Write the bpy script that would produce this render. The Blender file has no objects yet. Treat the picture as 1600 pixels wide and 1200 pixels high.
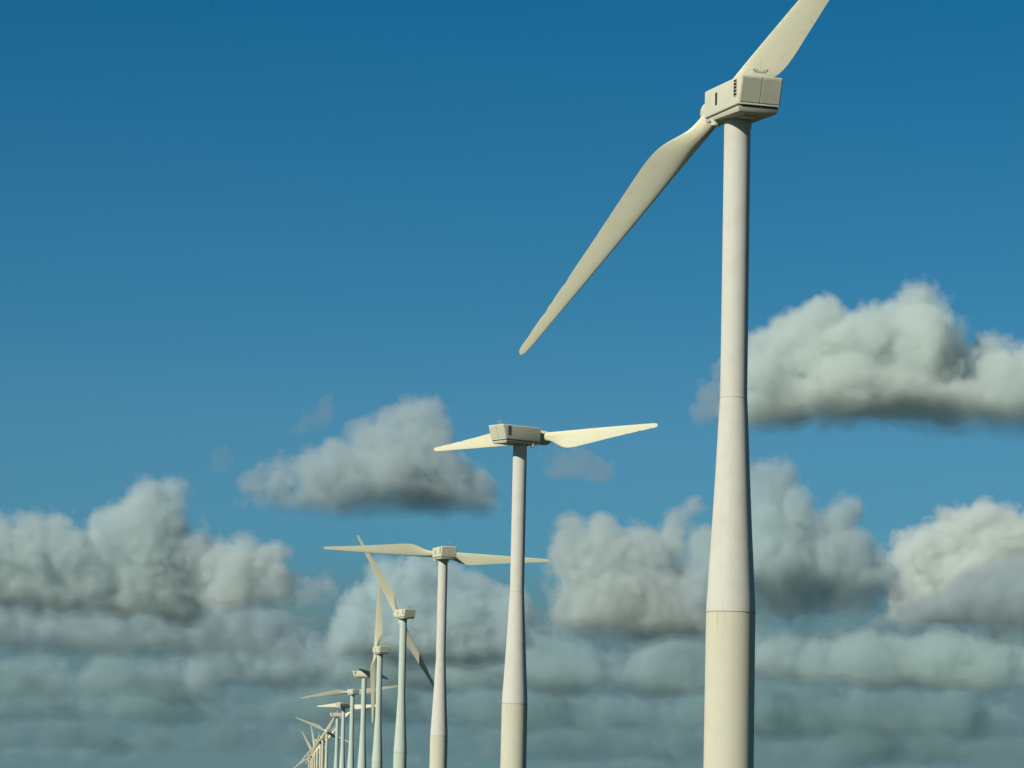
# A receding row of two-bladed wind turbines under a blue sky with cumulus clouds.
# Everything is built here: camera, sun, sky, ground, seventeen turbines, a bird and volumetric clouds.
import bpy, bmesh, math, random
import numpy as np
from mathutils import Vector, Matrix, Euler

R = math.radians
sc = bpy.context.scene
COL = sc.collection

# ------------------------------------------------------------------ camera
F = 5500.0                                   # focal length in pixels of a 1600 px wide frame
EYE = Vector((0, 0, 1.7))
pitch, roll = math.atan(663 / F), 0.0214
fw = Vector((0, math.cos(pitch), math.sin(pitch)))
rt = Vector((1, 0, 0))
CM = Matrix((rt, rt.cross(fw), -fw)).transposed() @ Matrix.Rotation(roll, 3, 'Z')
cam = bpy.data.cameras.new('camera')
cam_o = bpy.data.objects.new('camera', cam)
COL.objects.link(cam_o)
cam.sensor_width = 36
cam.lens = F / 1600 * 36
cam.clip_start, cam.clip_end = 1.0, 400000
cam_o.matrix_world = Matrix.Translation(EYE) @ CM.to_4x4()
sc.camera = cam_o


def ray(px, py):
    return CM @ Vector(((px - 800) / F, (600 - py) / F, -1))


def at(px, py, dist):
    """the point seen at a photo pixel, dist metres away along the ground"""
    r = ray(px, py)
    return EYE + r * (dist / math.hypot(r.x, r.y))


# ------------------------------------------------------------------ light
SUN_AZ, SUN_EL = R(180 + 42), R(31)
sd = Vector((math.sin(SUN_AZ) * math.cos(SUN_EL), math.cos(SUN_AZ) * math.cos(SUN_EL), math.sin(SUN_EL)))
sun = bpy.data.lights.new('sun', 'SUN')
sun.energy, sun.angle, sun.color = 5.0, R(.53), (1, .95, .84)
sun_o = bpy.data.objects.new('sun', sun)
COL.objects.link(sun_o)
sun_o.rotation_euler = (-sd).to_track_quat('-Z', 'Y').to_euler()

sc.view_settings.view_transform = 'Standard'
sc.view_settings.look = 'None'
sc.view_settings.exposure = .35
sc.view_settings.gamma = 1
sc.cycles.volume_bounces = 5
sc.cycles.max_bounces = 10
sc.cycles.use_adaptive_sampling = True
sc.cycles.adaptive_threshold = 0.015


# ------------------------------------------------------------------ node helpers
class NT:
    """a thin wrapper to write node maths as python expressions"""
    def __init__(self, tree):
        self.t = tree

    def new(self, kind, **kw):
        n = self.t.nodes.new(kind)
        for k, v in kw.items():
            setattr(n, k, v)
        return n

    def put(self, sock, v):
        if hasattr(v, 'links'):
            self.t.links.new(v, sock)
        elif v is not None:
            sock.default_value = v

    def m(self, op, a, b=None, c=None, clamp=False):
        n = self.new('ShaderNodeMath', operation=op, use_clamp=clamp)
        for s, v in zip(n.inputs, (a, b, c)):
            self.put(s, v)
        return n.outputs[0]

    def step(self, v, lo, hi, a=0.0, b=1.0):
        n = self.new('ShaderNodeMapRange', interpolation_type='SMOOTHSTEP')
        self.put(n.inputs['Value'], v)
        self.put(n.inputs['From Min'], lo)
        self.put(n.inputs['From Max'], hi)
        self.put(n.inputs['To Min'], a)
        self.put(n.inputs['To Max'], b)
        return n.outputs['Result']

    def vec(self, x, y, z):
        n = self.new('ShaderNodeCombineXYZ')
        for s, v in zip(n.inputs, (x, y, z)):
            self.put(s, v)
        return n.outputs[0]

    def noise(self, v, scale, detail=4, rough=.55, dist=0.0):
        n = self.new('ShaderNodeTexNoise')
        self.put(n.inputs['Vector'], v)
        n.inputs['Scale'].default_value = scale
        n.inputs['Detail'].default_value = detail
        n.inputs['Roughness'].default_value = rough
        n.inputs['Distortion'].default_value = dist
        return n.outputs['Fac']

    def mix(self, f, a, b, mode='MIX'):
        n = self.new('ShaderNodeMix', data_type='RGBA', blend_type=mode)
        self.put(n.inputs[0], f)
        for s, v in ((n.inputs[6], a), (n.inputs[7], b)):
            self.put(s, (*v, 1) if isinstance(v, tuple) and len(v) == 3 else v)
        return n.outputs[2]

    def ramp(self, f, stops, interp='LINEAR'):
        n = self.new('ShaderNodeValToRGB')
        n.color_ramp.interpolation = interp
        e = n.color_ramp.elements
        while len(e) < len(stops):
            e.new(.5)
        for el, (p, c) in zip(e, stops):
            el.position, el.color = p, (*c, 1)
        self.put(n.inputs[0], f)
        return n.outputs[0]


def srgb(r, g, b):
    return tuple(((c / 255 + .055) / 1.055) ** 2.4 if c > 10 else c / 255 / 12.92 for c in (r, g, b))


# ------------------------------------------------------------------ sky
SKY = .06
EXP = 2 ** .35
world = bpy.data.worlds.new('World')
sc.world = world
world.use_nodes = True
N = NT(world.node_tree)
bg = world.node_tree.nodes['Background']
bg.inputs[1].default_value = SKY / EXP
world.cycles.sampling_method = 'MANUAL'
world.cycles.sample_map_resolution = 512
sky = N.new('ShaderNodeTexSky', sky_type='NISHITA', sun_disc=False)
sky.sun_elevation, sky.sun_rotation = SUN_EL, SUN_AZ
tc = N.new('ShaderNodeTexCoord')
sep = N.new('ShaderNodeSeparateXYZ')
N.put(sep.inputs[0], tc.outputs['Generated'])
X, Y, Z = sep.outputs
EL = N.m('DEGREES', N.m('ARCSINE', Z))
AZ = N.m('DEGREES', N.m('ARCTAN2', X, Y))
tint = N.ramp(N.m('DIVIDE', EL, 40.0, clamp=True), [
    (0.0, (.25, .66, 1.02)), (4 / 40, (.28, .76, 1.14)), (6 / 40, (.28, .75, 1.09)), (8 / 40, (.19, .70, 1.02)),
    (10.5 / 40, (.13, .645, .97)), (13 / 40, (.07, .60, .92)), (20 / 40, (.08, .5, .85)), (1.0, (.2, .5, .75))])
clear = N.mix(1.0, sky.outputs[0], tint, 'MULTIPLY')

# far cloud decks low over the horizon: rows of distant cumulus with flat bases and uneven tops,
# each row nearer (higher) than the one before, fading into pale blue-green air towards the horizon
def sk(r, g, b):
    return tuple(c / SKY for c in srgb(r, g, b))


pos = N.vec(AZ, EL, 0.0)
out = clear
air = sk(99, 131, 136)
out = N.mix(N.step(EL, 4.3, 2.5), out, air)
rows = [  # base elevation, tallest top, seed, haze share
    (.25, 1.1, 1, .7), (.80, 1.65, 2, .55), (1.30, 2.25, 3, .4), (1.85, 2.95, 4, .28), (2.5, 3.6, 5, .2)]
for base, tall, seed, hz in rows:
    sx = 1.2 - .14 * seed
    p = N.vec(N.m('ADD', AZ, seed * 31.7), N.m('MULTIPLY', EL, 1.5), seed * 5.3)
    prof = N.noise(N.vec(N.m('ADD', AZ, seed * 31.7), seed * 3.1, 0.0), sx * .55, 3, .6)
    puff = N.noise(p, sx * 2.0, 4, .52, .15)
    top = N.m('MULTIPLY_ADD', N.step(prof, .36, .66), tall - base, base)
    elp = N.m('ADD', EL, N.m('MULTIPLY', N.m('SUBTRACT', puff, .5), -.9))
    mask = N.m('MULTIPLY', N.step(N.m('SUBTRACT', top, elp), -.06, .22), N.step(N.m('ADD', EL, N.m('MULTIPLY', puff, .12)), base + .02, base + .14))
    rise = N.m('DIVIDE', N.m('SUBTRACT', EL, base), tall - base, clamp=True)
    # the sunny side of each billow: the puff field compared with itself a little towards the sun
    p2 = N.vec(N.m('ADD', AZ, seed * 31.7 - .16), N.m('MULTIPLY', N.m('ADD', EL, .1), 1.5), seed * 5.3)
    lit = N.m('SUBTRACT', puff, N.noise(p2, sx * 2.0, 4, .52, .15))
    b = N.m('ADD', N.m('MULTIPLY_ADD', rise, .6, .1), N.m('MULTIPLY', lit, 1.3), clamp=True)
    colr = N.ramp(b, [(0, sk(84, 114, 124)), (.35, sk(104, 132, 138)), (.7, sk(138, 156, 153)), (1, sk(166, 176, 166))])
    colr = N.mix(hz, colr, air)
    out = N.mix(N.m('MULTIPLY', mask, .92), out, colr)
N.put(bg.inputs[0], out)


# ------------------------------------------------------------------ materials
H_TOP, H_UP, H_LOW = 45.98, 28.05, 14.34          # tower top and the two flanges, metres above the ground


def paint(name, base, dirt, rough=.55, lower=None, split=None, bump=.02, streak=.25, drough=.35, wear=None):
    m = bpy.data.materials.new(name)
    m.use_nodes = True
    n = NT(m.node_tree)
    bs = m.node_tree.nodes['Principled BSDF']
    t = n.new('ShaderNodeTexCoord')
    o = t.outputs['Object']
    s = n.new('ShaderNodeSeparateXYZ')
    n.put(s.inputs[0], o)
    big = n.noise(o, .8, 5, .6)
    mp = n.new('ShaderNodeMapping')
    mp.inputs['Scale'].default_value = (6, 6, .22)
    n.put(mp.inputs[0], o)
    run = n.noise(mp.outputs[0], 1.0, 5, .65)
    c = base
    if lower:
        c = n.mix(n.step(s.outputs[2], split - .01, split + .01), lower, base)
    c = n.mix(n.m('MULTIPLY', n.step(big, .42, .75), .55), c, dirt)
    c = n.mix(n.m('MULTIPLY', n.step(run, .52, .8), streak), c, tuple(x * .75 for x in dirt))
    if split:
        fine = n.new('ShaderNodeMapping')
        fine.inputs['Scale'].default_value = (9, 9, .35)
        n.put(fine.inputs[0], o)
        drip = n.step(n.noise(fine.outputs[0], 1.0, 3, .5), .56, .74)
        for z in (split, H_UP):
            below = n.m('MULTIPLY', n.step(s.outputs[2], z - 2.2, z), n.step(s.outputs[2], z, z + .02, 1, 0))
            c = n.mix(n.m('MULTIPLY', n.m('MULTIPLY', below, drip), .55), c, (.24, .19, .10))
    if wear:
        x, z = s.outputs[0], s.outputs[2]
        spots = n.step(n.noise(o, 1.7, 6, .7), .50, .72)
        trail = n.m('MULTIPLY', n.step(x, .55, 1.35), n.step(z, 2.0, 5.0))
        c = n.mix(n.m('MULTIPLY', n.m('MULTIPLY', trail, spots), .6), c, wear)
        lead = n.m('MULTIPLY', n.step(x, -.38, -.54), n.step(n.noise(o, 3.0, 4, .6), .42, .66))
        c = n.mix(n.m('MULTIPLY', lead, .35), c, (.33, .31, .25))
        oil = n.m('MULTIPLY', n.step(z, 5.5, .8), n.step(run, .45, .7))
        c = n.mix(n.m('MULTIPLY', oil, .45), c, (.30, .27, .18))
    n.put(bs.inputs['Base Color'], c)
    n.put(bs.inputs['Roughness'], n.m('MULTIPLY_ADD', big, .2, rough - .1))
    bs.inputs['Specular IOR Level'].default_value = .12
    bs.inputs['Diffuse Roughness'].default_value = drough
    if bump:
        b = n.new('ShaderNodeBump')
        b.inputs['Strength'].default_value = .15
        b.inputs['Distance'].default_value = bump
        n.put(b.inputs['Height'], n.noise(o, 2.5, 4, .6))
        n.put(bs.inputs['Normal'], b.outputs[0])
    return m


def plain(name, c, rough=.6, metal=0.0):
    m = bpy.data.materials.new(name)
    m.use_nodes = True
    n = NT(m.node_tree)
    bs = m.node_tree.nodes['Principled BSDF']
    t = n.new('ShaderNodeTexCoord')
    f = n.noise(t.outputs['Object'], 9, 4, .6)
    n.put(bs.inputs['Base Color'], n.mix(f, tuple(x * .75 for x in c), tuple(min(1, x * 1.2) for x in c)))
    bs.inputs['Roughness'].default_value = rough
    bs.inputs['Metallic'].default_value = metal
    bs.inputs['Specular IOR Level'].default_value = .3
    return m


M = {
    'cream': paint('tower_paint_cream', (.455, .45, .392), (.41, .39, .31), lower=(.445, .435, .33), split=H_LOW),
    'mint': paint('tower_paint_mint', (.385, .44, .375), (.35, .40, .32), lower=(.385, .43, .35), split=H_LOW),
    'yellow': paint('tower_paint_yellowed', (.46, .43, .31), (.40, .37, .23), lower=(.45, .415, .28), split=H_LOW),
    'blade': paint('blade_gelcoat', (.555, .545, .40), (.54, .50, .34), rough=.5, streak=.12, bump=.012, drough=1.0, wear=(.36, .29, .19)),
    'shell': paint('nacelle_shell', (.46, .455, .35), (.41, .39, .295), rough=.5, streak=.3, bump=.01),
    'panel': paint('nacelle_panel', (.43, .43, .325), (.37, .36, .26), rough=.55, streak=.3, bump=.01),
    'dark': plain('dark_opening', (.016, .016, .014), .8),
    'steel': plain('galvanised_steel', (.35, .36, .34), .45, .5),
    'seam_pale': plain('flange_paint', (.36, .34, .27), .8),
    'seam': plain('flange_stain', (.27, .23, .14), .8),
    'bird': plain('dark_feathers', (.006, .007, .009), .8),
}
M['ground'] = bpy.data.materials.new('polder_grass')
M['ground'].use_nodes = True
g = NT(M['ground'].node_tree)
gb = M['ground'].node_tree.nodes['Principled BSDF']
gt = g.new('ShaderNodeTexCoord')
ga = g.noise(gt.outputs['Object'], .004, 8, .65)
gc = g.noise(gt.outputs['Object'], .6, 6, .7)
g.put(gb.inputs['Base Color'], g.mix(ga, g.mix(gc, (.016, .028, .009), (.034, .05, .015)), g.mix(gc, (.034, .038, .016), (.025, .036, .012))))
gb.inputs['Roughness'].default_value = .95


# ------------------------------------------------------------------ mesh helpers
def link(name, bm, mat, parent=None, smooth=True, angle=35):
    me = bpy.data.meshes.new(name)
    bmesh.ops.recalc_face_normals(bm, faces=bm.faces)
    if smooth:
        for f in bm.faces:
            f.smooth = True
        for e in bm.edges:
            if len(e.link_faces) == 2 and e.calc_face_angle(0) > R(angle):
                e.smooth = False
    bm.to_mesh(me)
    bm.free()
    me.materials.append(mat)
    ob = bpy.data.objects.new(name, me)
    COL.objects.link(ob)
    if parent:
        ob.parent = parent
    return ob


def lathe(bm, prof, seg=64, mtx=Matrix()):
    """prof: (radius, height) from bottom to top, closed with caps"""
    rings = []
    for r, z in prof:
        rings.append([bm.verts.new(mtx @ Vector((r * math.cos(2 * math.pi * i / seg), r * math.sin(2 * math.pi * i / seg), z))) for i in range(seg)])
    for a, b in zip(rings, rings[1:]):
        for i in range(seg):
            bm.faces.new((a[i], a[(i + 1) % seg], b[(i + 1) % seg], b[i]))
    bm.faces.new(rings[0][::-1])
    bm.faces.new(rings[-1])


def hexa(bm, p, bevel=0.0, seg=2):
    """eight corners: bottom four then top four, same winding"""
    t = bmesh.new()
    v = [t.verts.new(q) for q in p]
    for f in ((3, 2, 1, 0), (4, 5, 6, 7), (0, 1, 5, 4), (1, 2, 6, 5), (2, 3, 7, 6), (3, 0, 4, 7)):
        t.faces.new([v[i] for i in f])
    if bevel:
        bmesh.ops.bevel(t, geom=list(t.edges), offset=bevel, segments=seg, affect='EDGES', profile=.6)
    tmp = bpy.data.meshes.new('tmp')
    t.to_mesh(tmp)
    t.free()
    bm.from_mesh(tmp)
    bpy.data.meshes.remove(tmp)


def box(bm, x0, x1, y0, y1, z0, z1, bevel=0.0):
    hexa(bm, [(x0, y0, z0), (x1, y0, z0), (x1, y1, z0), (x0, y1, z0), (x0, y0, z1), (x1, y0, z1), (x1, y1, z1), (x0, y1, z1)], bevel)


# ------------------------------------------------------------------ turbine meshes (nacelle frame: +Y to the rotor, origin at tower top)
HUB_Y, HUB_Z = 3.4, 1.25


def blade_mesh():
    bm = bmesh.new()
    rnd = random.Random(5)
    # radius from hub centre, leading edge x, trailing edge x, thickness, roundness (1 = cylinder), twist
    keys = [(.45, -.53, .53, 1.06, 1, 14), (1.5, -.54, .54, 1.06, 1, 14), (2.3, -.56, .68, .98, .75, 14), (3.3, -.57, 1.08, .82, .35, 13.5),
            (4.2, -.57, 1.42, .68, .1, 12.5), (5.1, -.565, 1.54, .60, 0, 11.5), (6.2, -.56, 1.49, .53, 0, 10), (8, -.545, 1.27, .45, 0, 8),
            (11, -.51, .93, .36, 0, 5), (14, -.47, .62, .27, 0, 3), (17, -.43, .34, .19, 0, 1.2), (19.2, -.395, .15, .13, 0, .5),
            (19.7, -.36, .10, .10, 0, .3), (19.93, -.29, .02, .07, 0, .2), (20.02, -.20, -.08, .03, 0, .2)]
    rs = []
    for a, b in zip(keys, keys[1:]):
        n = max(1, int((b[0] - a[0]) / .35))
        rs += [a[0] + (b[0] - a[0]) * i / n for i in range(n)]
    rs.append(keys[-1][0])
    ks = np.array(keys)
    dense = np.arange(.45, 20.03, .01)
    win = np.hanning(161)
    win /= win.sum()
    plan = {}
    for k in range(1, 6):
        q = np.interp(dense, ks[:, 0], ks[:, k])
        sm = np.convolve(np.pad(q, 80, mode='edge'), win, 'valid')
        fade = np.clip((19.0 - dense) / .6, 0, 1)       # the rounded tip keeps its own outline
        plan[k] = sm * fade + q * (1 - fade)
    rings, ns = [], 40
    for r in rs:
        le, te, th, rd, tw = (float(np.interp(r, dense, plan[k])) for k in range(1, 6))
        if 9 < r < 19:
            te -= max(0, rnd.gauss(0, .012))
        if 14.4 < r < 14.9 or 16.9 < r < 17.1:
            te -= .05
        le, te, r = le * 1.04, te * 1.06, .45 + (r - .45) * 1.075
        ring = []
        for i in range(ns):
            a = 2 * math.pi * i / ns
            cx, cy = math.cos(a), math.sin(a)
            xc = (le + te) / 2 + (te - le) / 2 * cx
            u = (1 + cx) / 2                        # 0 at the leading edge, 1 at the trailing edge
            foil = 2.6 * (math.sqrt(max(u, 0)) - u) * .78 * math.copysign(1, cy) if 0 < i < ns and i != ns // 2 else 0
            foil *= .62 if cy < 0 else 1.0
            foil -= .18 * u * (1 - u)
            circ = cy
            y = th * 1.3 / 2 * (rd * circ + (1 - rd) * foil)
            t = R(tw)
            # twist turns the leading edge (-x) towards the wind (+y)
            ring.append(bm.verts.new((xc * math.cos(t) + y * math.sin(t), -xc * math.sin(t) + y * math.cos(t), r)))
        rings.append(ring)
    for a, b in zip(rings, rings[1:]):
        for i in range(ns):
            bm.faces.new((a[i], a[(i + 1) % ns], b[(i + 1) % ns], b[i]))
    bm.faces.new(rings[0][::-1])
    bm.faces.new(rings[-1])
    return bm


W = 1.45                                            # half width of the nacelle
RB, RTP, FR, ZB, ZT = -3.4, -3.95, 2.1, .45, 2.27                    # rear bottom, rear top, front


def rear_y(z):
    return RB + (RTP - RB) * (z - ZB) / (ZT - ZB)


def make_turbine():
    root = bpy.data.objects.new('wind_turbine', None)
    root.empty_display_size = 2
    COL.objects.link(root)
    # tower
    bm = bmesh.new()
    prof = [(1.60, 0), (1.58, 6), (1.565, H_LOW - .04), (1.565, H_LOW)]
    prof += [(1.565, H_LOW + .02), (1.545, H_LOW + .6)]
    n = 10
    for i in range(1, n):
        t = i / n
        prof.append((1.545 + (.885 - 1.545) * t - .03 * math.sin(math.pi * t), H_LOW + .6 + (H_UP - H_LOW - .6) * t))
    prof += [(.872, H_UP - .02), (.866, H_UP + .3), (.862, 32), (.855, 38), (.85, H_TOP - .12), (.88, H_TOP - .11), (.88, H_TOP - .02)]
    lathe(bm, prof, 72)
    tower = link('tower', bm, M['cream'], root, angle=30)
    for z, r in ((H_LOW, 1.572), (H_UP, .878)):
        bm = bmesh.new()
        lathe(bm, [(r - .02, z - .045), (r + .006, z - .03), (r + .006, z + .02), (r - .02, z + .035)], 72)
        link('flange', bm, M['seam'] if z == H_LOW else M['seam_pale'], tower)
    # nacelle upper shell
    bm = bmesh.new()
    hexa(bm, [(-W, RB, ZB), (W, RB, ZB), (W, FR, ZB), (-W, FR, ZB), (-W, RTP, ZT), (W, RTP, ZT), (W, FR, ZT - .02), (-W, FR, ZT - .02)], .13, 3)
    box(bm, -W + .09, W - .09, RB - .075, RB + .1, ZB + .005, ZB + .10, .02)
    nac = link('nacelle', bm, M['shell'], root, angle=50)
    nac.location = (0, 0, H_TOP)
    # dark joint and the lower tray of the shell
    bm = bmesh.new()
    box(bm, -W + .1, W - .1, RB + .14, FR - .12, .30, ZB + .04)
    link('joint', bm, M['dark'], nac, smooth=False)
    bm = bmesh.new()
    hexa(bm, [(-W + .16, RB + .2, 0.02), (W - .16, RB + .2, 0.02), (W - .1, FR - .2, .16), (-W + .1, FR - .2, .16),
              (-W + .02, RB + .03, .36), (W - .02, RB + .03, .36), (W - .02, FR - .02, .36), (-W + .02, FR - .02, .36)], .04, 2)
    link('tray', bm, M['shell'], nac, angle=50)
    # yaw bearing below the tray and the drives beside it
    bm = bmesh.new()
    lathe(bm, [(.84, -.02), (.93, .0), (.93, .22)], 48)
    link('yaw_bearing', bm, M['steel'], nac)
    for sx in (-1, 1):
        bm = bmesh.new()
        lathe(bm, [(.2, -.2), (.25, -.16), (.25, .28), (.2, .34)], 20, Matrix.Translation((sx * 1.16, 1.0, 0)))
        link('yaw_drive', bm, M['shell'], nac)
    bm = bmesh.new()
    box(bm, -.5, .5, -2.2, -1.35, -.06, .12, .03)
    link('hatch', bm, M['panel'], nac)
    # two rear panels, a narrow dark gap between them
    for x0, x1 in ((-W + .1, -.022), (.022, W - .1)):
        bm = bmesh.new()
        z0, z1 = ZB + .16, ZT - .17
        hexa(bm, [(x0, rear_y(z0) - .028, z0), (x1, rear_y(z0) - .028, z0), (x1, rear_y(z0) + .05, z0), (x0, rear_y(z0) + .05, z0),
                  (x0, rear_y(z1) - .028, z1), (x1, rear_y(z1) - .028, z1), (x1, rear_y(z1) + .05, z1), (x0, rear_y(z1) + .05, z1)], .012, 1)
        link('rear_panel', bm, M['panel'], nac, smooth=False)
    bm = bmesh.new()
    hexa(bm, [(-.02, rear_y(ZB + .08) - .006, ZB + .08), (.02, rear_y(ZB + .08) - .006, ZB + .08), (.02, rear_y(ZB + .08) + .03, ZB + .08), (-.02, rear_y(ZB + .08) + .03, ZB + .08),
              (-.02, rear_y(ZT - .1) - .006, ZT - .1), (.02, rear_y(ZT - .1) - .006, ZT - .1), (.02, rear_y(ZT - .1) + .03, ZT - .1), (-.02, rear_y(ZT - .1) + .03, ZT - .1)])
    link('panel_gap', bm, M['dark'], nac, smooth=False)
    # louvres near the rear on both sides, one slit on the left
    for sx in (-1, 1):
        bm = bmesh.new()
        y0, y1 = -3.12, -2.66
        xx = sorted((sx * (W - .03), sx * (W + .012)))
        box(bm, xx[0], xx[1], y0, y1, 1.0, 2.1)
        lv = link('louvre', bm, M['dark'], nac, smooth=False)
        bm = bmesh.new()
        for k in range(5):
            z = 1.05 + k * .22
            xs = sorted((sx * (W - .0), sx * (W + .035)))
            box(bm, xs[0], xs[1], y0 - .015, y1 + .015, z - .04, z + .0)
        link('louvre_frame', bm, M['shell'], lv, smooth=False)
    bm = bmesh.new()
    box(bm, -W - .012, -W + .03, .0, .31, 1.0, 1.82)
    link('vent_slit', bm, M['dark'], nac, smooth=False)
    # roof fittings
    bm = bmesh.new()
    box(bm, -.55, .35, -1.3, -.3, ZT - .05, ZT + .07, .03)
    link('roof_hatch', bm, M['panel'], nac)
    bm = bmesh.new()
    ya, za = -3.35, ZT
    lathe(bm, [(.03, za - .1), (.03, za + .38)], 10, Matrix.Translation((.1, ya, 0)))
    lathe(bm, [(.014, za + .3), (.010, za + 1.15)], 8, Matrix.Translation((.1, ya, 0)))
    box(bm, -.30, .50, ya - .03, ya + .03, za + .33, za + .39)
    for x in (-.28, .48):
        lathe(bm, [(.022, za + .3), (.022, za + .5)], 8, Matrix.Translation((x, ya, 0)))
        for k in range(3):
            a = 2 * math.pi * k / 3 + x
            bmesh.ops.create_icosphere(bm, subdivisions=1, radius=.075, matrix=Matrix.Translation((x + .13 * math.cos(a), ya + .13 * math.sin(a), za + .5)))
    link('anemometer', bm, M['steel'], nac)
    # rotor: hub with spinner, two blades
    bm = bmesh.new()
    prof = [(.62, -1.32), (.74, -1.25), (.86, -.6), (.90, 0), (.90, .45), (.86, .75), (.74, 1.05), (.52, 1.28), (.26, 1.38), (.05, 1.4)]
    lathe(bm, prof, 48, Matrix.Rotation(R(-90), 4, 'X'))
    hub = link('hub', bm, M['shell'], root)
    bm = bmesh.new()
    for s in (0, 180):
        lathe(bm, [(.60, .3), (.60, .92), (.56, .95)], 36, Matrix.Rotation(R(s), 4, 'Y'))
    link('blade_socket', bm, M['shell'], hub)
    b1 = link('blade', blade_mesh(), M['blade'], root, angle=60)
    b2 = b1.copy()
    COL.objects.link(b2)
    return root


def copy_tree(o, parent=None):
    c = o.copy()
    COL.objects.link(c)
    if parent:
        c.parent = parent
    for ch in list(o.children):
        copy_tree(ch, c)
    return c


def pose(root, yaw, rot):
    """yaw: rotor axis clockwise from +Y seen from above; rot: blade angle clockwise from up seen from behind"""
    zr = Matrix.Rotation(-R(yaw), 4, 'Z')
    blades = 0
    for ch in root.children:
        k = ch.name.split('.')[0]
        if k == 'nacelle':
            ch.rotation_euler = (0, 0, -R(yaw))
        elif k in ('hub', 'blade'):
            spin = rot + (180 * blades if k == 'blade' else 0)
            if k == 'blade':
                blades += 1
            m = Matrix.Translation((0, 0, H_TOP + HUB_Z)) @ zr @ Matrix.Translation((0, HUB_Y, 0)) @ Matrix.Rotation(R(spin), 4, 'Y')
            ch.matrix_local = m


# ------------------------------------------------------------------ the row of turbines
P1 = at(1152, 191, 224.0)
P1.z = 0
rd = ray(437, 1255)
ROW = Vector((rd.x, rd.y, 0)).normalized()
# metres along the row from the nearest turbine, rotor-axis yaw, rotor angle, tower paint, label
T = [
    (0, -23.5, 38.8, 'cream', 'nearest and tallest turbine, cream tower with stained joints, upper blade cut by the top edge'),
    (1, 50.5, 90.2, 'cream', 'second turbine of the row, blades nearly level, sunlit rear of its cabin turned left'),
    (2, -16.6, 91.1, 'cream', 'third turbine, blades spread flat and wide, one passing behind the tower to its right'),
    (3, -24, -30.5, 'mint', 'pale mint turbine with its blades on a steep diagonal from upper left to lower right'),
    (4, -20, 1.9, 'mint', 'pale mint turbine with its blades upright, one straight up and one straight down'),
    (5, 104, 88, 'mint', 'pale mint turbine seen side on, dark near blade crossing the front of its cabin'),
    (6, -22, 82, 'mint', 'mint turbine with gently sloping blades, left one low, right one thin and high'),
    (7, 46, 90, 'mint', 'mint turbine with level blades and a shadowed dark cabin side'),
    (8, 82, 87.5, 'mint', 'mint turbine with its cabin side on, just right of the tangle of far blades'),
    (9, -20, -68, 'yellow', 'far cream turbine, one blade up to the left, one shadowed down to the right'),
    (10, -15, 31, 'yellow', 'far cream turbine with long blade pointing down left across the bunch of thin towers'),
    (11, 60, 60, 'yellow', 'far turbine mostly hidden behind a nearer cream tower, only its cabin peeping out'),
    (12, -15, 44, 'yellow', 'distant turbine, rightmost of the tight bunch of thin towers at the end of the row'),
    (13, -12, -9, 'yellow', 'distant turbine of the tight bunch with one blade standing almost straight up'),
    (14, -14, -27, 'yellow', 'distant turbine of the tight bunch with a faint blade leaning up to the left'),
    (15, 55, 20, 'yellow', 'distant turbine second from the left in the tight bunch, its blades lost among the others'),
    (16, -10, 56, 'yellow', 'farthest turbine, leftmost thin tower of the bunch, blade reaching down to its lower left'),
]
TOPX = [1152.2, 812.65, 692.3, 630.4, 593.6, 569.1, 550.85, 536.9, 527.3, 511, 504.5, 501, 496.2, 492.2, 488.8, 486.3, 483.3]
CMT = CM.transposed()


def top_px(t):
    v = CMT @ (P1 + ROW * t + Vector((0, 0, H_TOP)) - EYE)
    return 800 + F * v.x / -v.z, 600 - F * v.y / -v.z


proto = make_turbine()
for i, yaw, rot, col, label in T:
    lo, hi = -20.0, 6000.0
    for _ in range(60):
        mid = (lo + hi) / 2
        if top_px(mid)[0] > TOPX[i]:
            lo = mid
        else:
            hi = mid
    t = round(lo, 1)
    root = proto if i == 0 else copy_tree(proto)
    if i == 0:
        kids = root.children
    root.location = P1 + ROW * t
    root['label'], root['category'], root['group'] = label, 'wind turbine', 'two-bladed wind turbines standing in a row'
    print('turbine', i + 1, t, [round(v) for v in top_px(t)])
    for ch in root.children:
        if ch.name.startswith('tower') and col != 'cream':
            ch.material_slots[0].link = 'OBJECT'
            ch.material_slots[0].material = M[col]
    T[i] = (root, yaw - math.degrees(math.atan2(-root.location.x, root.location.y)) * 1.0, rot)
for root, yaw, rot in T:
    pose(root, yaw, rot)

# ------------------------------------------------------------------ ground
bm = bmesh.new()
S, n = 90000, 24
bmesh.ops.create_grid(bm, x_segments=n, y_segments=n, size=S)
gr = link('ground', bm, M['ground'], smooth=False)
gr['kind'] = 'structure'

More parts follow.
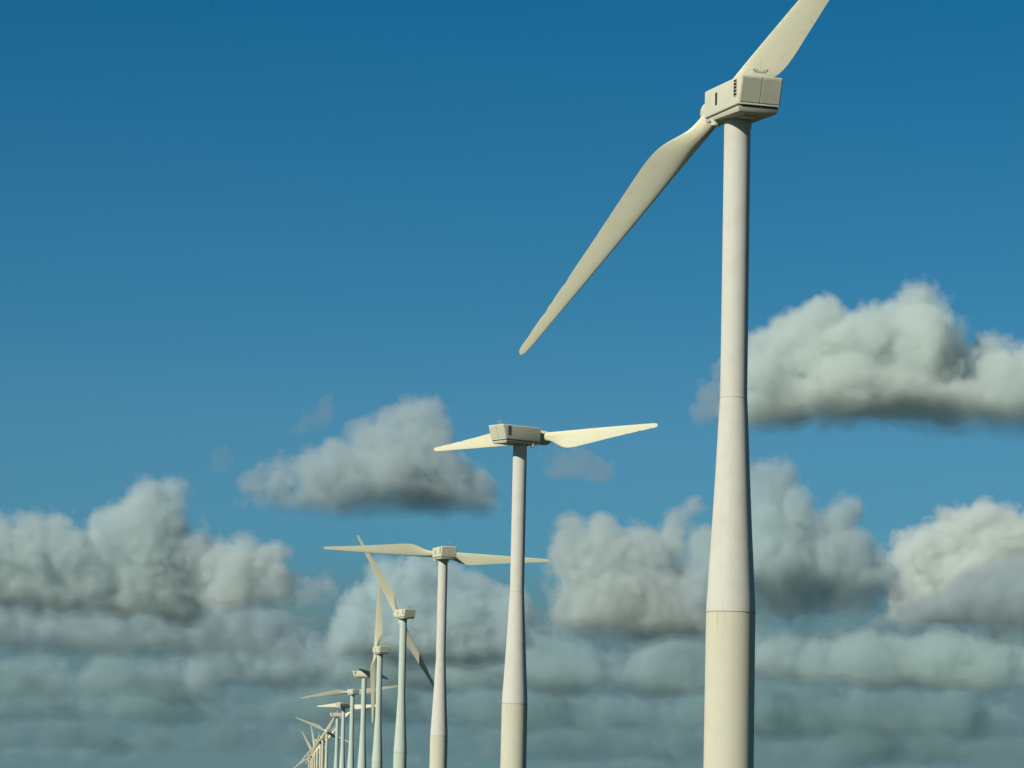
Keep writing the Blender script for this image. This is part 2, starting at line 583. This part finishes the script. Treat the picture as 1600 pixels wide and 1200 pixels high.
# ------------------------------------------------------------------ the bird high at the upper left
def bird():
    me = bpy.data.meshes.new('bird')
    # skeleton of one continuous body: beak, head, neck, chest, belly, tail and two bent wings
    V = [(.0, .24, .02), (.0, .19, .03), (.0, .13, .02), (.0, .03, 0), (.0, -.09, 0), (.0, -.2, .01), (.05, -.29, .01), (-.05, -.29, .01),
         (.12, .05, .03), (.27, .07, .10), (.43, .0, .07), (.56, -.1, .03), (-.12, .05, .03), (-.27, .07, .10), (-.43, .0, .07), (-.56, -.1, .03)]
    E = [(0, 1), (1, 2), (2, 3), (3, 4), (4, 5), (5, 6), (5, 7), (3, 8), (8, 9), (9, 10), (10, 11), (3, 12), (12, 13), (13, 14), (14, 15)]
    rad = [(.006, .006), (.032, .032), (.034, .034), (.06, .055), (.05, .045), (.03, .018), (.022, .006), (.022, .006),
           (.07, .02), (.065, .016), (.045, .01), (.012, .005), (.07, .02), (.065, .016), (.045, .01), (.012, .005)]
    me.from_pydata(V, E, [])
    ob = bpy.data.objects.new('bird', me)
    COL.objects.link(ob)
    sk_ = ob.modifiers.new('skin', 'SKIN')
    for i, r in enumerate(rad):
        me.skin_vertices[0].data[i].radius = r
    me.skin_vertices[0].data[3].use_root = True
    ob.modifiers.new('sub', 'SUBSURF').levels = 1
    dg = bpy.context.evaluated_depsgraph_get()
    m2 = bpy.data.meshes.new_from_object(ob.evaluated_get(dg))
    ob.modifiers.clear()
    ob.data = m2
    m2.materials.clear()
    m2.materials.append(M['bird'])
    ob.location = at(331, 8, 620)
    ob.rotation_euler = Euler((R(14), R(24), R(48)))
    ob['label'] = 'tiny dark bird gliding high in the clear blue sky at upper left'
    ob['category'] = 'bird'


bird()


# ------------------------------------------------------------------ clouds: closed shells grown from a field, filled with an even mist
class Perlin:
    def __init__(self, seed):
        g = np.random.RandomState(seed).normal(size=(64, 64, 64, 3)).astype('f')
        self.g = g / np.linalg.norm(g, axis=-1, keepdims=True)

    def __call__(self, xs, ys, zs):
        """gradient noise on the grid spanned by three axes, about -1..1"""
        ax = []
        for a in (xs, ys, zs):
            i = np.floor(a).astype(int)
            f = (a - i).astype('f')
            ax.append((i % 64, (i + 1) % 64, f, f * f * f * (f * (f * 6 - 15) + 10)))
        out = 0
        for bx in (0, 1):
            for by in (0, 1):
                for bz in (0, 1):
                    gv = self.g[np.ix_(ax[0][bx], ax[1][by], ax[2][bz])]
                    d = (gv[..., 0] * (ax[0][2] - bx)[:, None, None] + gv[..., 1] * (ax[1][2] - by)[None, :, None] + gv[..., 2] * (ax[2][2] - bz)[None, None, :])
                    w = 1
                    for k, b in enumerate((bx, by, bz)):
                        u = ax[k][3] if b else 1 - ax[k][3]
                        w = w * u.reshape([-1 if q == k else 1 for q in range(3)])
                    out = out + d * w
        return out * 1.6


def surface_nets(f, org, h):
    """closed quad mesh of f = 0 (f < 0 inside)"""
    s = f < 0
    nx, ny, nz = f.shape
    cells = np.zeros((nx - 1, ny - 1, nz - 1), int)
    for dx in (0, 1):
        for dy in (0, 1):
            for dz in (0, 1):
                cells += s[dx:nx - 1 + dx, dy:ny - 1 + dy, dz:nz - 1 + dz]
    act = (cells > 0) & (cells < 8)
    idx = -np.ones(act.shape, int)
    c = np.argwhere(act)
    idx[act] = np.arange(len(c))
    acc = np.zeros((len(c), 3))
    cnt = np.zeros(len(c))
    cor = [(a, b, d) for a in (0, 1) for b in (0, 1) for d in (0, 1)]
    for i in range(8):
        for j in range(i + 1, 8):
            A, B = cor[i], cor[j]
            if sum(abs(p - q) for p, q in zip(A, B)) != 1:
                continue
            fa = f[c[:, 0] + A[0], c[:, 1] + A[1], c[:, 2] + A[2]]
            fb = f[c[:, 0] + B[0], c[:, 1] + B[1], c[:, 2] + B[2]]
            x = (fa < 0) != (fb < 0)
            t = np.where(x, fa / np.where(x, fa - fb, 1), 0)
            p = np.array(A)[None] + (np.array(B) - np.array(A))[None] * t[:, None]
            acc += p * x[:, None]
            cnt += x
    verts = (c + acc / cnt[:, None]) * h + org
    quads = []
    for ax in range(3):
        sl = [slice(1, -1)] * 3
        a = s[tuple(slice(0, -1) if k == ax else slice(1, -1) for k in range(3))]
        b = s[tuple(slice(1, None) if k == ax else slice(1, -1) for k in range(3))]
        for flag, flip in ((a & ~b, False), (~a & b, True)):
            e = np.argwhere(flag)
            if not len(e):
                continue
            for k in range(3):
                if k != ax:
                    e[:, k] += 1
            u, v = [k for k in range(3) if k != ax]
            if ax == 1:
                u, v = v, u
            q = []
            for du, dv in ((-1, -1), (0, -1), (0, 0), (-1, 0)):
                p = e.copy()
                p[:, u] += du
                p[:, v] += dv
                q.append(idx[p[:, 0], p[:, 1], p[:, 2]])
            q = np.stack(q, 1)
            quads.append(q[:, ::-1] if flip else q)
    return verts, np.concatenate(quads)


def main_pieces(verts, quads, share):
    """drop stray crumbs: keep the loose pieces that hold at least this share of the points"""
    lab = np.arange(len(verts))
    e = np.concatenate([quads[:, [0, 1]], quads[:, [1, 2]], quads[:, [2, 3]], quads[:, [3, 0]]])
    while True:
        m = np.minimum(lab[e[:, 0]], lab[e[:, 1]])
        new = lab.copy()
        np.minimum.at(new, e[:, 0], m)
        np.minimum.at(new, e[:, 1], m)
        np.minimum.at(new, lab, new.copy())
        new = new[new]
        if (new == lab).all():
            break
        lab = new
    cnt = np.bincount(lab, minlength=len(verts))
    keep = cnt[lab] >= share * len(verts)
    re = np.cumsum(keep) - 1
    return verts[keep], re[quads[keep[quads[:, 0]]]]


def mist(name, col, dens, aniso=.25):
    m = bpy.data.materials.new(name)
    m.use_nodes = True
    n = m.node_tree
    n.nodes.clear()
    o = n.nodes.new('ShaderNodeOutputMaterial')
    v = n.nodes.new('ShaderNodeVolumePrincipled')
    v.inputs['Color'].default_value = (*col, 1)
    v.inputs['Density'].default_value = dens
    v.inputs['Anisotropy'].default_value = aniso
    n.links.new(v.outputs[0], o.inputs['Volume'])
    return m


def cloud(label, dist, base_px, lumps, shells=((0, .0065), (4.5, .012), (12, .028)), col=(.81, .87, .85), seed=1, rough=1.0, voxel=2.7, belly=.36, belly_at=20, base_amp=2.2, keep=.03, blend=9, name='cloud'):
    """lumps: photo pixel centre x, y, radius (px), depth offset (px); base_px: the row of the flat base.
    The lumps are spheres in metres in the cloud's own frame; a billow field breaks up their skin."""
    k = dist / F
    L = np.array([(l + (0,) * (4 - len(l)))[:4] for l in lumps], float)
    cx = L[:, 0].mean()
    o = at(cx, base_px, dist)
    fwd = Vector((o.x, o.y, 0)).normalized()
    # local axes: x right, y away, z up; the roll of the photo is taken out of the lump rows
    lx = (L[:, 0] - cx)
    lz = (base_px - L[:, 1]) + lx * roll
    C = np.stack([lx, L[:, 3], lz], 1) * k
    r = L[:, 2] * k
    h = voxel * k
    pad = 26 * k * rough + 3 * h
    lo, hi = (C - r[:, None]).min(0) - pad, (C + r[:, None]).max(0) + pad
    lo[2] = max(lo[2], -14 * k)
    ax = [np.arange(lo[i], hi[i] + h, h).astype('f') for i in range(3)]
    kk = blend * k
    acc = 0
    P = Perlin(seed)
    u = [a / k for a in ax]                          # field coordinates in px
    # slow warp of the lumps so that no outline stays round
    wx = P(u[0] / 90 + 3.1, u[1] / 90, u[2] / 90) * 13 * k * rough
    wz = P(u[0] / 80, u[1] / 80 + 7.7, u[2] / 80) * 9 * k * rough
    for c, rad in zip(C, r):
        dz = ax[2][None, None, :] - c[2] + wz
        dz = np.where(dz < 0, dz * .22, dz)           # each lump stands on a column down to the flat base
        d = np.sqrt((ax[0][:, None, None] - c[0] + wx) ** 2 + (ax[1][None, :, None] - c[1]) ** 2 + dz ** 2) - rad
        acc = acc + np.exp(np.clip(-d / kk, -60, 60))
    f = -kk * np.log(acc) - .28 * blend * k * rough
    amp = np.clip(.35 + ax[2] / (60 * k), .25, 1)[None, None, :]
    dsp = 0
    for s, A in ((62, 10), (28, 5.8), (14, 3.3), (7.5, 2.1), (4.6, 1.4)):
        if s < voxel * 1.6:
            continue
        n = P(u[0] / s + s, u[1] / s, u[2] / s)
        dsp = dsp + A * (2.6 * np.abs(n) - .5)
    f = f - dsp * k * rough * amp
    # flat, slightly ragged base
    bz = P(u[0] / 70, u[1] / 70, np.zeros(1) + .5)[:, :, 0] * 7 * k * base_amp + P(u[0] / 22, u[1] / 22, np.zeros(1) + .3)[:, :, 0] * 3 * k * base_amp
    bz = bz + belly * np.maximum(0, belly_at * k - ax[1])[None, :]      # the underside rises towards the viewer
    zz = (bz[:, :, None] - ax[2][None, None, :]) * .85
    s_ = 5 * k
    f = np.maximum(f, zz) + s_ * np.exp(-np.abs(f - zz) / s_) * .35
    f[0], f[-1], f[:, 0], f[:, -1], f[:, :, 0], f[:, :, -1] = (h,) * 6
    yaw = -math.atan2(o.x, o.y)
    ob0 = None
    for nm, off, dn in [(name + '_core' if i else name, a * k, b) for i, (a, b) in enumerate(shells)]:
        v, q = surface_nets(f + off, np.array([a[0] for a in ax]), h)
        v, q = main_pieces(v, q, keep)
        me = bpy.data.meshes.new(nm)
        me.from_pydata(v, [], q.tolist())
        me.materials.append(mist(nm, col, dn / k))
        ob = bpy.data.objects.new(nm, me)
        COL.objects.link(ob)
        if ob0:
            ob.parent = ob0
        else:
            ob0 = ob
            ob.location = o
            ob.rotation_euler = (0, 0, yaw)
    ob0['label'], ob0['category'] = label, 'cloud'
    if name == 'cloud':
        ob0['group'] = 'cumulus clouds in the sky'
    else:
        ob0['kind'] = 'stuff'
    print('cloud', f.shape, len(v))
    return ob0


cloud('large white-topped cumulus behind the nearest tower, reaching the right edge', 7300, 684, [
    (1152, 612, 18, 0), (1200, 575, 56, 0), (1235, 530, 42, 0), (1290, 510, 46, 0), (1340, 550, 56, -25), (1385, 515, 42, 0),
    (1430, 466, 30, 10), (1440, 520, 56, -10), (1480, 570, 46, 10), (1535, 550, 24, 20), (1560, 590, 42, 0), (1610, 590, 42, 0), (1680, 600, 50, 0),
    (1420, 625, 50, -30), (1300, 610, 48, -30), (1500, 640, 46, -30), (1600, 640, 40, 0)], seed=3, belly_at=46, col=(.855, .915, .885), belly=.46, base_amp=1.8)
cloud('thin grey shred of cloud peeping out left of the nearest tower', 7500, 664, [
    (1098, 612, 10, 0), (1112, 600, 13, 4), (1120, 585, 11, 0), (1108, 625, 14, -4), (1124, 618, 17, 0), (1092, 632, 9, 0), (1134, 605, 17, 0), (1128, 572, 7, 0), (1145, 628, 15, 4)],
    shells=((0, .008), (4, .012)), seed=23, rough=.9, blend=5, voxel=2.2, keep=.06, col=(.72, .79, .79))
cloud('grey free-floating cumulus in mid sky left of the second turbine', 9000, 808, [
    (382, 747, 6, 0), (404, 746, 11, 0), (440, 738, 20, 0), (490, 738, 33, 0), (540, 725, 40, -10), (590, 696, 40, 0), (600, 660, 22, 6), (640, 650, 33, 10), (655, 690, 44, 0), (610, 740, 48, -30),
    (690, 740, 42, 0), (730, 755, 32, 0), (755, 775, 18, 0), (560, 770, 30, -10), (660, 765, 38, -20)], shells=((0, .008), (5, .012), (12, .02)), seed=5, col=(.735, .815, .82), belly_at=34)
cloud('small grey cloud just right of the second turbine tower', 9500, 756, [(856, 704, 5, 0), (870, 706, 8, 0), (884, 712, 10, 4), (900, 710, 9, -4), (912, 718, 11, 0), (926, 728, 11, 0), (940, 736, 9, 0), (952, 742, 6, 0), (895, 728, 7, 0)], shells=((0, .007), (3, .009)), seed=6, rough=1.0, blend=5, col=(.70, .76, .76), voxel=2.2)
cloud('faint ragged wisp above the left end of the free-floating grey cumulus', 9500, 688, [(508, 627, 3, 0), (500, 632, 5, 0), (492, 640, 7, 3), (482, 643, 6, 0), (476, 652, 6, -3), (468, 658, 4, 0), (460, 668, 4, 0), (486, 656, 6, 0), (452, 673, 3, 0)], shells=((0, .006), (3, .006)), seed=7, rough=.8, blend=3, keep=.08, col=(.70, .75, .75), voxel=2.0)
cloud('faint small wisp off the left tip of the free-floating grey cumulus', 9500, 745, [(358, 703, 3, 0), (351, 707, 5, 0), (343, 713, 6, 3), (337, 721, 5, 0), (346, 725, 5, -3), (328, 733, 3, 0), (333, 712, 3, 0), (352, 718, 4, 0)], shells=((0, .007),), seed=9, rough=.8, blend=3, keep=.08, col=(.66, .72, .72), voxel=2.0)
cloud('tall cumulus at the left edge with a bright pointed peak', 11000, 968, [
    (262, 768, 20, 0), (228, 788, 34, 0), (185, 812, 26, 0), (235, 825, 46, 0), (265, 860, 48, 15), (148, 808, 13, 0), (55, 850, 40, 0), (75, 828, 20, 0),
    (20, 865, 42, 0), (110, 875, 40, 0), (150, 860, 36, 0), (-5, 835, 26, 0), (-60, 870, 50, 0), (300, 885, 38, 20), (200, 900, 45, 10), (322, 850, 14, 30)], seed=11, belly=.32, belly_at=30, base_amp=3, col=(.765, .85, .84))
cloud('rounded bright cumulus with a trailing right tip, right of the pointed peak', 10700, 962, [
    (345, 862, 24, 0), (375, 878, 34, 0), (415, 886, 32, 0), (345, 900, 32, 0), (450, 908, 18, 0), (480, 915, 10, 0), (505, 917, 7, 0)], seed=12)
cloud('seahorse-shaped pale cumulus between the second tower and the nearest tower', 10500, 1004, [
    (868, 848, 14, 0), (900, 838, 24, 0), (935, 832, 24, 0), (925, 868, 36, 0), (960, 860, 36, 0), (1000, 848, 28, 0), (930, 920, 34, 0), (920, 955, 34, 0),
    (1010, 920, 48, 15), (1060, 930, 48, 20), (1020, 955, 36, 0), (1090, 945, 38, 10), (1050, 818, 22, 20), (1072, 800, 15, 20), (880, 965, 22, 0)], seed=13, belly_at=34)
cloud('broad dark-bellied cumulus directly behind the nearest tower', 9500, 1026, [
    (1110, 845, 26, 10), (1095, 880, 24, 10), (1130, 900, 46, 0), (1218, 738, 20, 0), (1190, 742, 20, 0), (1180, 780, 36, 0), (1235, 788, 32, 0), (1220, 850, 60, 0),
    (1290, 830, 28, 0), (1315, 802, 24, 0), (1300, 870, 50, 0), (1340, 880, 38, 0), (1372, 905, 32, 0), (1402, 930, 24, 0), (1260, 925, 55, 0), (1350, 945, 36, 0), (1180, 930, 46, 0)], seed=14, belly=.9, belly_at=92, col=(.74, .835, .835))
cloud('brightest white cumulus low at the right edge', 16000, 985, [
    (1410, 868, 20, 0), (1430, 850, 18, 0), (1450, 858, 36, 0), (1490, 832, 30, 0), (1512, 818, 24, 0), (1540, 812, 26, 0), (1565, 812, 24, 0), (1550, 858, 46, 0),
    (1480, 885, 38, 0), (1600, 840, 36, 0), (1420, 900, 26, 0), (1650, 850, 46, 0), (1580, 900, 42, 0)], seed=15, belly=.2, col=(.88, .925, .895), shells=((0, .012), (4, .02), (10, .04)))
cloud('grey cloud bank in front of the brightest right cumulus', 11000, 1022, [
    (1450, 955, 26, 0), (1500, 935, 34, 0), (1520, 905, 16, 0), (1560, 930, 40, 0), (1592, 893, 24, 0), (1625, 920, 46, 0), (1425, 972, 20, 0), (1660, 900, 46, 0)], seed=16, belly=.7, belly_at=52, col=(.69, .775, .785))  # shade is put into this bank through a duller mist colour
cloud('hazy cloud bank behind the upper parts of the third and fourth turbines', 13000, 1045, [
    (600, 905, 32, 0), (650, 902, 38, 0), (700, 920, 38, 0), (560, 950, 34, 0), (620, 960, 44, 0), (740, 945, 40, 0), (785, 955, 38, 0), (540, 1000, 30, 0),
    (600, 1010, 36, 0), (680, 995, 42, 0), (750, 1000, 38, 0)], shells=((0, .009), (3.5, .014), (10, .025)), col=(.76, .86, .87), seed=17, belly=.35)  # bluish col stands in for distance haze
cloud('long flat-based cloud row under the pointed cumulus at left', 15000, 1030, [
    (90, 968, 32, 0), (125, 975, 36, 0), (160, 975, 34, 0), (185, 964, 32, 0), (210, 953, 14, 0), (225, 972, 30, 0), (262, 966, 36, 0), (300, 975, 34, 0), (335, 970, 34, 0), (370, 974, 32, 0), (405, 974, 28, 0), (445, 980, 24, 0),
    (55, 980, 30, 0), (30, 975, 32, 0), (-20, 972, 34, 0)],
    shells=((0, .007), (5, .010), (12, .018)), col=(.70, .79, .80), seed=18, belly=.35)  # distance haze painted in by a duller, bluer col
cloud('pale lumpy low cloud left of the far turbines', 18000, 1078, [
    (310, 1040, 24, 0), (350, 1030, 28, 0), (400, 1025, 30, 0), (440, 1040, 32, 0), (480, 1012, 12, 0), (495, 1040, 22, 0), (445, 1012, 10, 0)],
    shells=((0, .008), (3.5, .012), (10, .022)), col=(.70, .81, .82), seed=19, belly=.35)  # haze between viewer and cloud put into the mist colour


def bank(label, dist, base, spans, seed, top=(18, 46), col=(.70, .77, .77), shells=((0, .004), (6, .006), (14, .012)), voxel=3.4):  # each bank's bluer, darker col carries the haze of its distance
    """a far field of cumulus that reads as one mass: heaps of uneven height and depth, merging at their feet"""
    rnd = random.Random(seed)
    lumps = []
    for x0, x1 in spans:
        x = x0
        while x < x1:
            w = rnd.uniform(45, 130)
            hgt = top[0] + (top[1] - top[0]) * rnd.random() ** 1.6
            dz, up = rnd.uniform(-30, 30), rnd.uniform(-6, 12)
            for _ in range(6):
                u = rnd.uniform(-.5, .5)
                r = rnd.uniform(.26, .5) * hgt
                lumps.append((x + u * w, base - up - hgt * (1 - 2.4 * u * u) + r * rnd.uniform(.8, 1.5), r, dz + rnd.uniform(-14, 14)))
            x += w * rnd.uniform(.5, 1.0)
    cloud(label, dist, base, lumps, shells=shells, col=col, seed=seed, voxel=voxel, name='cloud_bank', keep=.004, belly=.12, belly_at=20, base_amp=2.2)


bank('row of pale cumulus heaps low at right behind the nearest tower', 15500, 1078, [(1190, 1440), (1470, 1690)], 31, (66, 140), col=(.72, .83, .815), shells=((0, .007), (5, .010), (12, .02)))
bank('grey low cloud bank across the middle behind the turbine towers', 19000, 1084, [(500, 1140)], 42, (60, 140), col=(.64, .765, .765), shells=((0, .007), (5, .010), (12, .018)))
bank('long low grey cloud bank at lower left', 22000, 1094, [(-80, 340)], 33, (50, 112), col=(.61, .75, .745), shells=((0, .006), (5, .009), (12, .016)))
bank('long hazy cloud bank close above the horizon', 27000, 1140, [(-80, 470), (520, 1100), (1180, 1690)], 34, (34, 92), col=(.53, .69, .695), shells=((0, .006), (5, .008), (12, .014)))
bank('farthest hazy cloud bank just above the horizon', 36000, 1190, [(-80, 460), (520, 1100), (1180, 1690)], 36, (26, 74), col=(.455, .615, .62), shells=((0, .005), (5, .006), (12, .010)))
